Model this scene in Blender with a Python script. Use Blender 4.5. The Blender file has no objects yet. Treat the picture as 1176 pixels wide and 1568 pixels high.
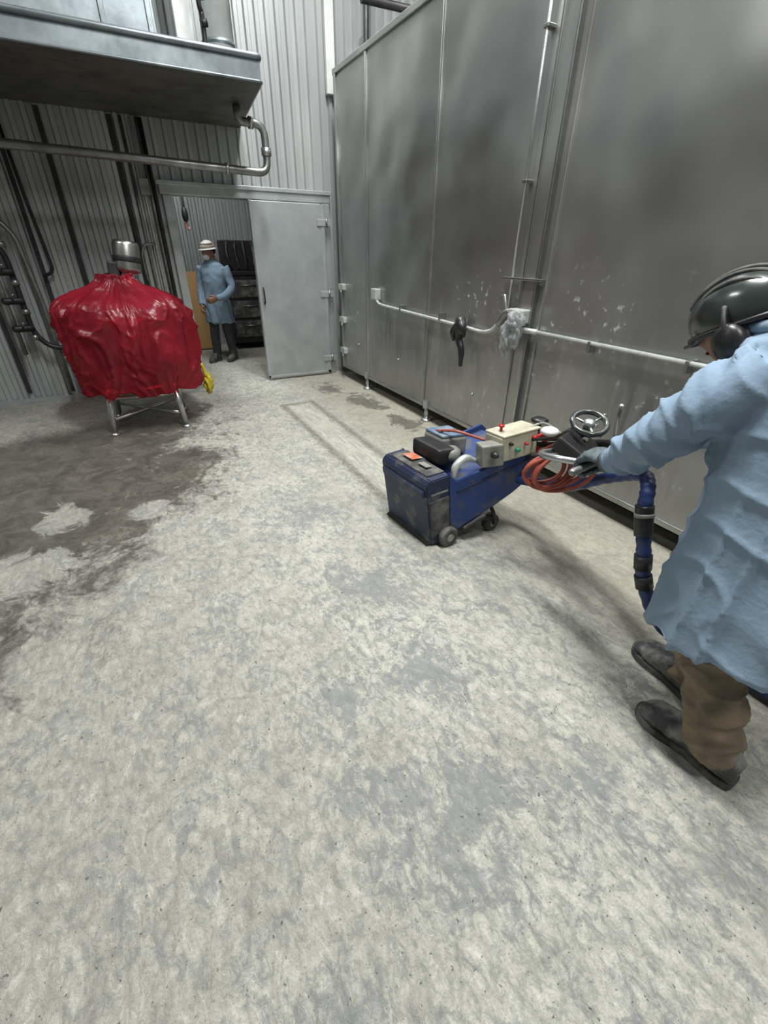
import bpy, bmesh, math, random
from mathutils import Vector, Matrix, noise as mn
V=Vector
random.seed(4)
COL=bpy.context.scene.collection

# ------------------------------------------------------------------ materials
def newmat(name):
    m=bpy.data.materials.new(name); m.use_nodes=True
    nt=m.node_tree; nt.nodes.clear()
    out=nt.nodes.new('ShaderNodeOutputMaterial'); b=nt.nodes.new('ShaderNodeBsdfPrincipled')
    nt.links.new(b.outputs[0],out.inputs[0])
    return m,nt,b
def N(nt,t,**k):
    n=nt.nodes.new(t)
    for a,v in k.items():
        if a in n.inputs: n.inputs[a].default_value=v
        else: setattr(n,a,v)
    return n
def ramp(nt,fac,p0,p1,c0=(0,0,0,1),c1=(1,1,1,1)):
    r=nt.nodes.new('ShaderNodeValToRGB'); e=r.color_ramp.elements
    e[0].position=p0;e[1].position=p1;e[0].color=c0;e[1].color=c1
    nt.links.new(fac,r.inputs[0]); return r.outputs[0]
def mixc(nt,fac,a,b,mode='MIX'):
    m=nt.nodes.new('ShaderNodeMix'); m.data_type='RGBA'; m.blend_type=mode
    for s,v in ((0,fac),(6,a),(7,b)):
        if hasattr(v,'is_linked') or hasattr(v,'links'): nt.links.new(v,m.inputs[s])
        else: m.inputs[s].default_value=v if s==0 else (*v,1) if len(v)==3 else v
    return m.outputs[2]
def math_(nt,op,a,b=None,clamp=False):
    m=nt.nodes.new('ShaderNodeMath'); m.operation=op; m.use_clamp=clamp
    for i,v in enumerate((a,b)):
        if v is None: continue
        if hasattr(v,'links'): nt.links.new(v,m.inputs[i])
        else: m.inputs[i].default_value=v
    return m.outputs[0]
def pmat(name,c1,c2=None,rough=.5,metal=0.0,scale=8,lo=.4,hi=.65,bump=0.0,bscale=None,stretch=(1,1,1),trans=0.0,coat=0.0,emit=None,bdist=.01,sheen=0.0,transl=0.0):
    m,nt,b=newmat(name)
    tc=N(nt,'ShaderNodeTexCoord'); mp=N(nt,'ShaderNodeMapping'); mp.inputs['Scale'].default_value=stretch
    nt.links.new(tc.outputs['Object'],mp.inputs[0])
    n=N(nt,'ShaderNodeTexNoise',Scale=scale,Detail=4.0,Roughness=.6); nt.links.new(mp.outputs[0],n.inputs[0])
    if c2 is None: c2=tuple(x*.82 for x in c1)
    col=mixc(nt,ramp(nt,n.outputs[0],lo,hi),c1,c2)
    nt.links.new(col,b.inputs['Base Color'])
    b.inputs['Metallic'].default_value=metal
    r=math_(nt,'MULTIPLY_ADD',n.outputs[0],.25); 
    r.node.inputs[2].default_value=rough-.12; nt.links.new(r,b.inputs['Roughness'])
    if trans: b.inputs['Transmission Weight'].default_value=trans
    if coat: b.inputs['Coat Weight'].default_value=coat; b.inputs['Coat Roughness'].default_value=.15
    if sheen: b.inputs['Sheen Weight'].default_value=sheen
    if emit: b.inputs['Emission Color'].default_value=(*emit[:3],1); b.inputs['Emission Strength'].default_value=emit[3]
    if bump:
        n2=N(nt,'ShaderNodeTexNoise',Scale=bscale or scale*3,Detail=3.0); nt.links.new(mp.outputs[0],n2.inputs[0])
        bp=N(nt,'ShaderNodeBump',Strength=bump,Distance=bdist); nt.links.new(n2.outputs[0],bp.inputs['Height']); nt.links.new(bp.outputs[0],b.inputs['Normal'])
    if transl:
        tl=N(nt,'ShaderNodeBsdfTranslucent'); nt.links.new(col,tl.inputs[0]); ms=N(nt,'ShaderNodeMixShader'); ms.inputs[0].default_value=transl
        tr=N(nt,'ShaderNodeBsdfTransparent'); tr.inputs[0].default_value=(*[min(1,x*2.2+.05) for x in c1],1); ms2=N(nt,'ShaderNodeMixShader'); ms2.inputs[0].default_value=transl*.6
        nt.links.new(b.outputs[0],ms.inputs[1]); nt.links.new(tl.outputs[0],ms.inputs[2]); nt.links.new(ms.outputs[0],ms2.inputs[1]); nt.links.new(tr.outputs[0],ms2.inputs[2])
        out=[q for q in nt.nodes if q.type=='OUTPUT_MATERIAL'][0]; nt.links.new(ms2.outputs[0],out.inputs[0])
    return m

M={}
M['steel']=pmat('brushed_steel',(.42,.43,.42),(.33,.34,.33),.34,1,3)
M['steel_b']=pmat('bright_steel',(.55,.57,.57),(.42,.44,.44),.3,.9,6)
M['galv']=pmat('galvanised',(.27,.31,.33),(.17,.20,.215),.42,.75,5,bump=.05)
M['galv_dk']=pmat('galvanised_shade_tone',(.12,.115,.10),(.07,.068,.06),.6,.3,4)  # darker galvanised copy: the shade under the hood is put into its colour
M['corr']=pmat('corrugated_sheet',(.48,.505,.50),(.35,.37,.37),.40,.4,1.6,stretch=(1,1,.25))
M['white']=pmat('white_paint',(.66,.68,.66),(.55,.57,.55),.4,0,5)
M['door']=pmat('door_metal',(.42,.455,.46),(.32,.35,.36),.42,.5,3,bump=.15,bscale=90)
M['frame']=pmat('door_frame_metal',(.46,.49,.49),(.36,.39,.39),.4,.5,4)
M['pipe']=pmat('pipe_steel',(.30,.31,.30),(.20,.21,.20),.38,.85,10)
M['pipe_w']=pmat('pipe_painted_light',(.56,.58,.56),(.42,.44,.42),.38,.35,14)
M['dark']=pmat('dark_metal',(.03,.03,.03),(.015,.015,.016),.5,.4,12)
M['black']=pmat('black_plastic',(.012,.012,.013),(.02,.02,.022),.35,0,10)
M['gloss']=pmat('helmet_gloss_black',(.012,.016,.015),(.03,.04,.036),.2,0,5,coat=.7)
M['rubber']=pmat('black_rubber',(.035,.036,.036),(.13,.13,.12),.62,0,11,.45,.66,bump=.15)
M['boot']=pmat('dusty_work_boot',(.045,.047,.048),(.21,.21,.195),.7,0,13,.42,.64,bump=.3)
M['blue']=pmat('machine_blue_paint',(.018,.045,.17),(.075,.085,.10),.45,.1,11,.50,.66)
M['navy']=pmat('machine_navy_paint',(.016,.026,.062),(.12,.12,.115),.5,.2,9,.52,.70)
M['cream']=pmat('control_box_cream',(.50,.48,.37),(.36,.34,.26),.45,0,9)
M['greybox']=pmat('grey_box',(.30,.31,.27),(.2,.2,.18),.45,.2,9)
M['red']=pmat('red_plastic',(.5,.02,.02),(.4,.015,.015),.35)
M['green']=pmat('green_plastic',(.02,.3,.16),(.015,.2,.1),.35)
M['orange']=pmat('orange_label',(.5,.11,.03),(.35,.3,.28),.5,0,25)
M['cyan']=pmat('blue_battery_top',(.10,.16,.25),(.2,.25,.3),.4,0,20)
M['redhose']=pmat('red_air_hose',(.36,.085,.055),(.24,.05,.035),.45,0,12)
M['bluehose']=pmat('blue_vacuum_hose',(.02,.045,.17),(.015,.03,.1),.4,0,12)
M['smock']=pmat('smock_blue_cloth',(.235,.325,.425),(.19,.27,.36),.9,0,4,.35,.7,bump=.2,bscale=60)
M['pants']=pmat('brown_trousers',(.215,.165,.11),(.13,.10,.07),.9,0,9,bump=.3,bscale=50)
M['pants2']=pmat('dark_trousers',(.04,.042,.045),(.025,.026,.028),.9,0,9)
M['skin']=pmat('skin',(.34,.18,.12),(.29,.15,.10),.5,0,12)
M['glove']=pmat('work_glove_grey_blue',(.11,.145,.16),(.05,.06,.065),.75,0,22,bump=.3)
M['eye']=pmat('eye_white',(.7,.7,.68),(.6,.6,.58),.2)
M['hair']=pmat('black_hair',(.01,.009,.008),(.02,.018,.015),.6,0,30)
M['lip']=pmat('lips',(.25,.08,.06),(.2,.06,.05),.5)
M['cloth_w']=pmat('white_mask_cloth',(.75,.77,.77),(.65,.67,.67),.8)
M['hatband']=pmat('hat_stripe',(.35,.27,.2),(.3,.22,.16),.7)
M['card']=pmat('plywood_board',(.50,.30,.13),(.40,.24,.10),.8,0,4,stretch=(1,1,.2))
M['yellow']=pmat('yellow_plastic_bag',(.5,.42,.03),(.35,.28,.02),.35,0,9)
M['bagclear']=pmat('clear_plastic_wrap',(.6,.62,.62),(.45,.47,.47),.18,0,20,bump=.3,transl=.55)
M['redbag']=pmat('red_plastic_film',(.44,.030,.055),(.26,.014,.030),.30,0,2.6,.38,.60,bump=.5,bscale=9,coat=.2,bdist=.025,transl=.45)
M['ceil']=pmat('ceiling_panel',(.26,.27,.27),(.2,.21,.21),.6,0,2)
M['plainwall']=pmat('plain_wall',(.25,.26,.26),(.2,.21,.21),.6,0,1.5)
M['lamp']=pmat('lamp_diffuser',(.9,.9,.9),(.9,.9,.9),.5,emit=(1,1,.98,9))
M['seal']=pmat('dark_strip',(.02,.02,.021),(.012,.012,.013),.6)

def tank_mat():
    m,nt,b=newmat('stainless_tank_cladding')
    tc=N(nt,'ShaderNodeTexCoord')
    n=N(nt,'ShaderNodeTexNoise',Scale=.9,Detail=3.0,Roughness=.55); nt.links.new(tc.outputs['Object'],n.inputs[0])
    col=mixc(nt,ramp(nt,n.outputs[0],.35,.68),(.34,.345,.335),(.47,.475,.46))  # soft lighter blotches in the base colour imitate reflected glow on the steel
    s=N(nt,'ShaderNodeTexNoise',Scale=17.0,Detail=4.0,Roughness=.7); nt.links.new(tc.outputs['Object'],s.inputs[0])
    s2=N(nt,'ShaderNodeTexNoise',Scale=1.7,Detail=1.0); nt.links.new(tc.outputs['Object'],s2.inputs[0])
    mp=N(nt,'ShaderNodeMapping'); mp.inputs['Scale'].default_value=(1,1,.12); nt.links.new(tc.outputs['Object'],mp.inputs[0])
    st=N(nt,'ShaderNodeTexNoise',Scale=9.0,Detail=4.0,Roughness=.65); nt.links.new(mp.outputs[0],st.inputs[0])
    sx=N(nt,'ShaderNodeSeparateXYZ'); nt.links.new(tc.outputs['Object'],sx.inputs[0])
    zh=math_(nt,'MULTIPLY',sx.outputs[2],.5)
    zl=ramp(nt,zh,.60,.76,(1,1,1,1),(0,0,0,1))
    zs=ramp(nt,zh,.05,.62,(1,1,1,1),(0,0,0,1))
    f=math_(nt,'MULTIPLY',ramp(nt,s.outputs[0],.60,.67),math_(nt,'MULTIPLY',ramp(nt,s2.outputs[0],.44,.54),zl))
    f=math_(nt,'MULTIPLY',f,.6)
    g=math_(nt,'MULTIPLY',math_(nt,'MULTIPLY',ramp(nt,st.outputs[0],.46,.62),zs),.6)
    col=mixc(nt,g,col,(.24,.235,.20))
    col=mixc(nt,f,col,(.50,.51,.49))
    nt.links.new(col,b.inputs['Base Color'])
    nt.links.new(math_(nt,'SUBTRACT',.95,math_(nt,'MAXIMUM',f,math_(nt,'MULTIPLY',g,.8))),b.inputs['Metallic'])
    r=math_(nt,'MULTIPLY_ADD',n.outputs[0],.25); r.node.inputs[2].default_value=.27
    nt.links.new(math_(nt,'ADD',r,math_(nt,'MULTIPLY',g,.3)),b.inputs['Roughness'])
    big=N(nt,'ShaderNodeTexNoise',Scale=1.5,Detail=1.0); nt.links.new(tc.outputs['Object'],big.inputs[0])
    bp=N(nt,'ShaderNodeBump',Strength=.8,Distance=.10); nt.links.new(big.outputs[0],bp.inputs['Height']); nt.links.new(bp.outputs[0],b.inputs['Normal'])
    return m
M['tank']=tank_mat()

def floor_mat():
    m,nt,b=newmat('ground_concrete_floor')
    geo=N(nt,'ShaderNodeNewGeometry'); P=geo.outputs['Position']
    def noi(scale,detail=5.0,rough=.6,dist=0.0,vec=None):
        n=N(nt,'ShaderNodeTexNoise',Scale=scale,Detail=detail,Roughness=rough,Distortion=dist)
        nt.links.new(vec or P,n.inputs[0]); return n.outputs[0]
    def mapping(rot,sc,loc=(0,0,0)):
        mp=N(nt,'ShaderNodeMapping'); mp.inputs['Rotation'].default_value=(0,0,rot); mp.inputs['Scale'].default_value=sc; mp.inputs['Location'].default_value=loc; nt.links.new(P,mp.inputs[0]); return mp.outputs[0]
    v1=mapping(.6,(1,.75,1)); v2=mapping(-.7,(1,.45,1)); v3=mapping(0,(1,1,1),(7,3,0)); v4=mapping(0,(1,.08,1))
    big=noi(1.3,4.0,.6,.3); med=noi(4.5,6.0,.76,.9); med2=noi(6.0,6.0,.74,1.2,v3); sm=noi(28,6.0,.78,.9,v1); scr=noi(24,6.0,.76,1.4,v2); fine=noi(120,3.0,.7); lin=noi(45,3.0,.7,.0,v4)
    sx=N(nt,'ShaderNodeSeparateXYZ'); nt.links.new(P,sx.inputs[0]); X,Y=sx.outputs[0],sx.outputs[1]
    c=mixc(nt,ramp(nt,big,.36,.64),(.59,.59,.51),(.47,.465,.40))
    lft=ramp(nt,math_(nt,'ADD',math_(nt,'MULTIPLY',X,.4),math_(nt,'MULTIPLY',med,.35)),.02,.40,(1,1,1,1),(0,0,0,1))
    c=mixc(nt,math_(nt,'MULTIPLY',lft,.55),c,(.33,.315,.26))
    reg=ramp(nt,med2,.40,.60)
    c=mixc(nt,math_(nt,'MULTIPLY',ramp(nt,math_(nt,'ADD',math_(nt,'MULTIPLY',sm,.7),math_(nt,'MULTIPLY',med2,.3)),.47,.55),.55),c,(.28,.28,.25))
    sc_f=math_(nt,'MULTIPLY',ramp(nt,scr,.49,.58),math_(nt,'ADD',math_(nt,'MULTIPLY',reg,.45),.10))
    c=mixc(nt,sc_f,c,(.23,.235,.215))
    c=mixc(nt,math_(nt,'MULTIPLY',math_(nt,'MULTIPLY',ramp(nt,scr,.36,.49,(1,1,1,1),(0,0,0,1)),ramp(nt,med2,.44,.58,(1,1,1,1),(0,0,0,1))),.5),c,(.70,.70,.63))
    def blob(cx,cy,r,ax=1.0):
        dx=math_(nt,'MULTIPLY',math_(nt,'SUBTRACT',X,cx),ax); dy=math_(nt,'SUBTRACT',Y,cy)
        d=math_(nt,'SQRT',math_(nt,'ADD',math_(nt,'MULTIPLY',dx,dx),math_(nt,'MULTIPLY',dy,dy)))
        return math_(nt,'SUBTRACT',1.0,math_(nt,'DIVIDE',d,r),True)
    g=math_(nt,'ADD',math_(nt,'MULTIPLY',med,.60),math_(nt,'MULTIPLY',scr,.24)); g=math_(nt,'ADD',g,math_(nt,'MULTIPLY',sm,.30))
    bl=None
    for q in ((.55,.50,.40),(.75,1.0,.28),(.85,1.6,.4),(.35,1.05,.2),(.05,.25,.2),(.98,.35,.25),(.7,2.4,.35)):
        o=blob(*q); bl=o if bl is None else math_(nt,'MAXIMUM',bl,o)
    g=math_(nt,'ADD',g,math_(nt,'MULTIPLY',bl,.10))
    gm=ramp(nt,g,.585,.66)
    c=mixc(nt,math_(nt,'MULTIPLY',gm,.75),c,(.25,.265,.27))
    c=mixc(nt,math_(nt,'MULTIPLY',ramp(nt,fine,.36,.56,(1,1,1,1),(0,0,0,1)),.35),c,(.25,.25,.225))
    c=mixc(nt,math_(nt,'MULTIPLY',ramp(nt,noi(62,2.0,.6),.67,.71),.8),c,(.08,.08,.075))
    lane=ramp(nt,math_(nt,'ADD',math_(nt,'MULTIPLY',X,.25),math_(nt,'MULTIPLY',med,.12)),.44,.54)
    c=mixc(nt,math_(nt,'MULTIPLY',lane,.55),c,(.32,.29,.22))
    # scraped track: two rough milled grooves with a powdery centre, running towards the door
    tx=math_(nt,'ABSOLUTE',math_(nt,'SUBTRACT',math_(nt,'ADD',X,math_(nt,'MULTIPLY',scr,.05)),1.50))
    yy=math_(nt,'ADD',Y,math_(nt,'MULTIPLY',scr,.08))
    tyl=math_(nt,'MULTIPLY',math_(nt,'LESS_THAN',yy,4.92),math_(nt,'GREATER_THAN',Y,2.1))
    e1=math_(nt,'SUBTRACT',1.25,math_(nt,'MULTIPLY',math_(nt,'ABSOLUTE',math_(nt,'SUBTRACT',tx,.17)),21.0),True)
    e2=math_(nt,'MULTIPLY',math_(nt,'SUBTRACT',1.2,math_(nt,'MULTIPLY',math_(nt,'ABSOLUTE',math_(nt,'SUBTRACT',yy,4.88)),22.0),True),math_(nt,'LESS_THAN',tx,.20))
    edge=math_(nt,'MAXIMUM',math_(nt,'MULTIPLY',e1,tyl),e2)
    edge=math_(nt,'MULTIPLY',edge,math_(nt,'ADD',math_(nt,'MULTIPLY',ramp(nt,sm,.38,.56),.5),.5))
    inside=math_(nt,'MULTIPLY',math_(nt,'LESS_THAN',tx,.15),tyl)
    c=mixc(nt,math_(nt,'MULTIPLY',inside,.35),c,(.62,.61,.53))
    c=mixc(nt,math_(nt,'MULTIPLY',math_(nt,'MULTIPLY',inside,ramp(nt,lin,.50,.58)),.5),c,(.27,.26,.22))
    c=mixc(nt,math_(nt,'MULTIPLY',edge,.9),c,(.18,.172,.14))
    # wet area
    xb=math_(nt,'ADD',math_(nt,'MULTIPLY',math_(nt,'SUBTRACT',Y,2.1),.72),-.55); xb=math_(nt,'MINIMUM',xb,.45)
    wn=noi(2.2,6.0,.72,1.2)
    d=math_(nt,'ADD',math_(nt,'SUBTRACT',xb,X),math_(nt,'MULTIPLY',math_(nt,'SUBTRACT',wn,.5),2.8))
    top=math_(nt,'MULTIPLY',math_(nt,'SUBTRACT',math_(nt,'ADD',5.25,math_(nt,'MULTIPLY',X,.3)),Y),1.5)
    d=math_(nt,'MINIMUM',d,top)
    isl=None
    for q in ((-.66,3.12,.30,1.5),(-.83,2.52,.34,.8),(-.15,2.95,.2,1.2)):
        o=blob(*q); isl=o if isl is None else math_(nt,'MAXIMUM',isl,o)
    islm=ramp(nt,math_(nt,'ADD',isl,math_(nt,'MULTIPLY',math_(nt,'SUBTRACT',med,.5),2.6)),.24,.52)
    islm=math_(nt,'MULTIPLY',islm,math_(nt,'MULTIPLY',isl,6.0,True))
    d=math_(nt,'ADD',d,math_(nt,'MULTIPLY',math_(nt,'SUBTRACT',sm,.5),.9))
    wraw=math_(nt,'ADD',math_(nt,'MULTIPLY',d,.5),.5)
    wet=math_(nt,'ADD',math_(nt,'MULTIPLY',ramp(nt,wraw,.36,.58),.45),math_(nt,'MULTIPLY',ramp(nt,wraw,.47,.66),.55))
    wet=math_(nt,'MULTIPLY',wet,math_(nt,'SUBTRACT',1.0,math_(nt,'MULTIPLY',islm,.85)))
    for q in ((2.2,4.6,.6,2.4),(2.25,3.8,.5,2.4),(2.05,5.3,.45,1.8)):
        bq=blob(*q)
        o=ramp(nt,math_(nt,'ADD',math_(nt,'MULTIPLY',bq,.4),math_(nt,'MULTIPLY',math_(nt,'SUBTRACT',med,.5),1.5)),.14,.24)
        o=math_(nt,'MULTIPLY',o,math_(nt,'MULTIPLY',bq,5.0,True)); wet=math_(nt,'MAXIMUM',wet,math_(nt,'MULTIPLY',o,.85))
    wc=mixc(nt,ramp(nt,med,.38,.66),(.055,.050,.040),(.15,.138,.112))
    wc=mixc(nt,math_(nt,'MULTIPLY',ramp(nt,sm,.5,.62),.4),wc,(.035,.033,.028))
    c=mixc(nt,math_(nt,'MULTIPLY',wet,.95),c,wc)
    nt.links.new(c,b.inputs['Base Color'])
    r=math_(nt,'SUBTRACT',.85,math_(nt,'MULTIPLY',gm,.15)); r=math_(nt,'SUBTRACT',r,math_(nt,'MULTIPLY',wet,.50)); nt.links.new(r,b.inputs['Roughness'])
    h=math_(nt,'ADD',math_(nt,'MULTIPLY',sm,.7),math_(nt,'MULTIPLY',fine,.3)); h=math_(nt,'ADD',h,math_(nt,'MULTIPLY',scr,.5))
    bp=N(nt,'ShaderNodeBump',Strength=.9,Distance=.018); nt.links.new(h,bp.inputs['Height']); nt.links.new(bp.outputs[0],b.inputs['Normal'])
    nt.links.new(math_(nt,'SUBTRACT',.9,math_(nt,'MULTIPLY',wet,.55)),bp.inputs['Strength'])
    return m
M['floor']=floor_mat()

# ------------------------------------------------------------------ geometry
def obj(name,verts,faces,mat,smooth=False,parent=None):
    me=bpy.data.meshes.new(name); me.from_pydata([tuple(v) for v in verts],[],faces); me.validate()
    bm=bmesh.new(); bm.from_mesh(me); bmesh.ops.recalc_face_normals(bm,faces=bm.faces[:]); bm.to_mesh(me); bm.free()
    me.materials.append(M[mat] if isinstance(mat,str) else mat)
    if smooth:
        for p in me.polygons: p.use_smooth=True
    o=bpy.data.objects.new(name,me); COL.objects.link(o)
    if parent: o.parent=parent
    return o
def empty(name,loc=(0,0,0)):
    o=bpy.data.objects.new(name,None); o.empty_display_size=.1; COL.objects.link(o); return o
def box(name,c,s,mat,bev=0.0,rot=(0,0,0),parent=None,mtx=None):
    bm=bmesh.new(); bmesh.ops.create_cube(bm,size=1)
    bmesh.ops.scale(bm,vec=V(s),verts=bm.verts)
    if bev>0: bmesh.ops.bevel(bm,geom=bm.edges[:],offset=min(bev,min(s)*.45),segments=2,affect='EDGES',profile=.5)
    from mathutils import Euler
    T=Matrix.Translation(V(c))@Euler(rot).to_matrix().to_4x4()
    if mtx is not None: T=mtx@T
    bmesh.ops.transform(bm,matrix=T,verts=bm.verts)
    me=bpy.data.meshes.new(name); bm.to_mesh(me); bm.free(); me.materials.append(M[mat])
    o=bpy.data.objects.new(name,me); COL.objects.link(o)
    if parent: o.parent=parent
    return o
def box2(name,a,b,mat,bev=0.0,parent=None):
    return box(name,[(a[i]+b[i])/2 for i in range(3)],[abs(b[i]-a[i]) for i in range(3)],mat,bev,parent=parent)
def catmull(pts,k=6,closed=False):
    pts=[V(p) for p in pts]; n=len(pts); out=[]
    rng=range(n if closed else n-1)
    for i in rng:
        p1=pts[i];p2=pts[(i+1)%n]
        p0=pts[(i-1)%n] if closed or i>0 else p1*2-p2
        p3=pts[(i+2)%n] if closed or i<n-2 else p2*2-p1
        for j in range(k):
            t=j/k
            out.append(.5*((2*p1)+(p2-p0)*t+(2*p0-5*p1+4*p2-p3)*t*t+(3*p1-p0-3*p2+p3)*t**3))
    if not closed: out.append(pts[-1])
    return out
def interp(vals,k):
    out=[]
    for i in range(len(vals)-1):
        for j in range(k):
            t=j/k; t=t*t*(3-2*t); out.append(vals[i]*(1-t)+vals[i+1]*t)
    out.append(vals[-1]); return out
def fillet(pts,r,k=5):
    pts=[V(p) for p in pts]; out=[pts[0]]
    for i in range(1,len(pts)-1):
        a,b,c=pts[i-1],pts[i],pts[i+1]
        d1=(a-b);d2=(c-b);rr=min(r,d1.length*.45,d2.length*.45)
        p=b+d1.normalized()*rr;q=b+d2.normalized()*rr
        for j in range(k+1):
            t=j/k; out.append(p*(1-t)**2+b*2*t*(1-t)+q*t*t)
    out.append(pts[-1]); return out
def sweep(pts,rad,n=12,closed=False,flat=1.0,flatdir=None):
    m=len(pts); vs=[];fs=[]
    if not isinstance(rad,(list,tuple)): rad=[rad]*m
    T=[]
    for i in range(m):
        a=pts[i-1] if (i>0 or closed) else pts[i]; b=pts[(i+1)%m] if (i<m-1 or closed) else pts[i]
        t=(b-a); T.append(t.normalized() if t.length>1e-9 else V((0,0,1)))
    if flatdir is not None: u=V(flatdir)
    else: u=V((0,0,1)) if abs(T[0].z)<.9 else V((1,0,0))
    u=(u-T[0]*u.dot(T[0])).normalized()
    for i in range(m):
        if flatdir is not None: u=V(flatdir)
        u=(u-T[i]*u.dot(T[i])).normalized(); w=T[i].cross(u)
        for j in range(n):
            a=2*math.pi*j/n
            vs.append(pts[i]+u*(math.cos(a)*rad[i])+w*(math.sin(a)*rad[i]*flat))
    for i in range(m if closed else m-1):
        i2=(i+1)%m
        for j in range(n):
            fs.append((i*n+j,i*n+(j+1)%n,i2*n+(j+1)%n,i2*n+j))
    if not closed:
        fs.append(tuple(range(n))[::-1]); fs.append(tuple((m-1)*n+j for j in range(n)))
    return vs,fs
def roundends(pts,rad):
    p=[V(x) for x in pts]; r=list(rad)
    d0=(p[0]-p[1]).normalized(); d1=(p[-1]-p[-2]).normalized()
    pre=[(p[0]+d0*r[0]*s, r[0]*math.sqrt(max(1-s*s,.0009))) for s in (.995,.85,.5)]
    post=[(p[-1]+d1*r[-1]*s, r[-1]*math.sqrt(max(1-s*s,.0009))) for s in (.5,.85,.995)]
    return [a for a,_ in pre]+p+[a for a,_ in post],[b for _,b in pre]+r+[b for _,b in post]
def tube(name,pts,r,mat,n=12,smooth=True,k=6,closed=False,parent=None,rnd=False,fil=None):
    pts=[V(p) for p in pts]
    if fil is not None: P=fillet(pts,fil); R=[r]*len(P)
    elif len(pts)>2 or closed:
        P=catmull(pts,k,closed)
        if isinstance(r,(list,tuple)): R=interp(r,k)
        else: R=[r]*len(P)
    else: P=pts; R=list(r) if isinstance(r,(list,tuple)) else [r]*len(P)
    if rnd: P,R=roundends(P,R)
    vs,fs=sweep(P,R,n,closed)
    o=obj(name,vs,fs,mat,smooth,parent)
    if not rnd and not closed:
        for p in o.data.polygons:
            if len(p.vertices)>4: p.use_smooth=False
    return o
def prism(name,poly,ext,mat,parent=None,bev=0.0):
    e=V(ext); n=len(poly); vs=[V(p) for p in poly]+[V(p)+e for p in poly]
    fs=[tuple(range(n)),tuple(range(2*n-1,n-1,-1))]+[(i,(i+1)%n,n+(i+1)%n,n+i) for i in range(n)]
    o=obj(name,vs,fs,mat,False,parent)
    if bev:
        bm=bmesh.new(); bm.from_mesh(o.data); bmesh.ops.bevel(bm,geom=bm.edges[:],offset=bev,segments=2,affect='EDGES'); bm.to_mesh(o.data); bm.free()
    return o
def lathe(name,prof,c,mat,n=32,parent=None,disp=None,smooth=True,mtx=None):
    vs=[];fs=[]
    for r,z in prof:
        for j in range(n):
            a=2*math.pi*j/n; p=V((r*math.cos(a),r*math.sin(a),z))
            if disp: p=disp(p)
            if mtx is not None: p=mtx@p
            vs.append(p+V(c))
    m=len(prof)
    for i in range(m-1):
        for j in range(n): fs.append((i*n+j,i*n+(j+1)%n,(i+1)*n+(j+1)%n,(i+1)*n+j))
    fs.append(tuple(range(n))); fs.append(tuple((m-1)*n+j for j in range(n)))
    return obj(name,vs,fs,mat,smooth,parent)
def ellip(name,c,r,mat,parent=None,mtx=None,seg=20,ring=12,zmin=-1.0,fn=None):
    vs=[];fs=[]
    th0=math.acos(max(-1,min(1,zmin)))
    for i in range(ring+1):
        th=th0*i/ring+ .0001
        for j in range(seg):
            a=2*math.pi*j/seg
            d=V((math.sin(th)*math.cos(a),math.sin(th)*math.sin(a),math.cos(th)))
            p=V((d.x*r[0],d.y*r[1],d.z*r[2]))
            if fn: p=fn(d,p)
            p=p+V(c)
            if mtx is not None: p=mtx@p
            vs.append(p)
    for i in range(ring):
        for j in range(seg): fs.append((i*seg+j,i*seg+(j+1)%seg,(i+1)*seg+(j+1)%seg,(i+1)*seg+j))
    fs.append(tuple(range(seg))[::-1]); fs.append(tuple(ring*seg+j for j in range(seg)))
    return obj(name,vs,fs,mat,True,parent)
def merge_remesh(name,objs,voxel,mat,parent,disp=None,smooth_it=4):
    bm=bmesh.new()
    for o in objs: bm.from_mesh(o.data)
    me=bpy.data.meshes.new(name); bm.to_mesh(me); bm.free()
    for o in objs: bpy.data.objects.remove(o)
    o=bpy.data.objects.new(name,me); COL.objects.link(o)
    md=o.modifiers.new('r','REMESH'); md.mode='VOXEL'; md.voxel_size=voxel; md.use_smooth_shade=True
    s=o.modifiers.new('s','SMOOTH'); s.iterations=smooth_it; s.factor=.5
    dg=bpy.context.evaluated_depsgraph_get(); dg.update()
    me2=bpy.data.meshes.new_from_object(o.evaluated_get(dg)); o.modifiers.clear(); o.data=me2
    me2.materials.clear(); me2.materials.append(M[mat])
    if disp:
        nr=[v.normal.copy() for v in me2.vertices]
        for v,nn in zip(me2.vertices,nr): v.co=v.co+nn*disp(v.co)
    for p in me2.polygons: p.use_smooth=True
    o.parent=parent
    return o
def ringloft(name,rings,mat,n=28,k=5,parent=None,tiltf=None):
    C=catmull([r[:3] for r in rings],k); HX=interp([r[3] for r in rings],k); HY=interp([r[4] for r in rings],k)
    vs=[];fs=[]
    for i,c in enumerate(C):
        for j in range(n):
            a=2*math.pi*j/n; ca,sa=math.cos(a),math.sin(a)
            e=.85; x=math.copysign(abs(ca)**e,ca)*HX[i]; y=math.copysign(abs(sa)**e,sa)*HY[i]
            z=0 if not tiltf else tiltf(i/(len(C)-1),x,y)
            vs.append(c+V((x,y,z)))
    m=len(C)
    for i in range(m-1):
        for j in range(n): fs.append((i*n+j,i*n+(j+1)%n,(i+1)*n+(j+1)%n,(i+1)*n+j))
    fs.append(tuple(range(n))[::-1]); fs.append(tuple((m-1)*n+j for j in range(n)))
    return obj(name,vs,fs,mat,True,parent)

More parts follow.
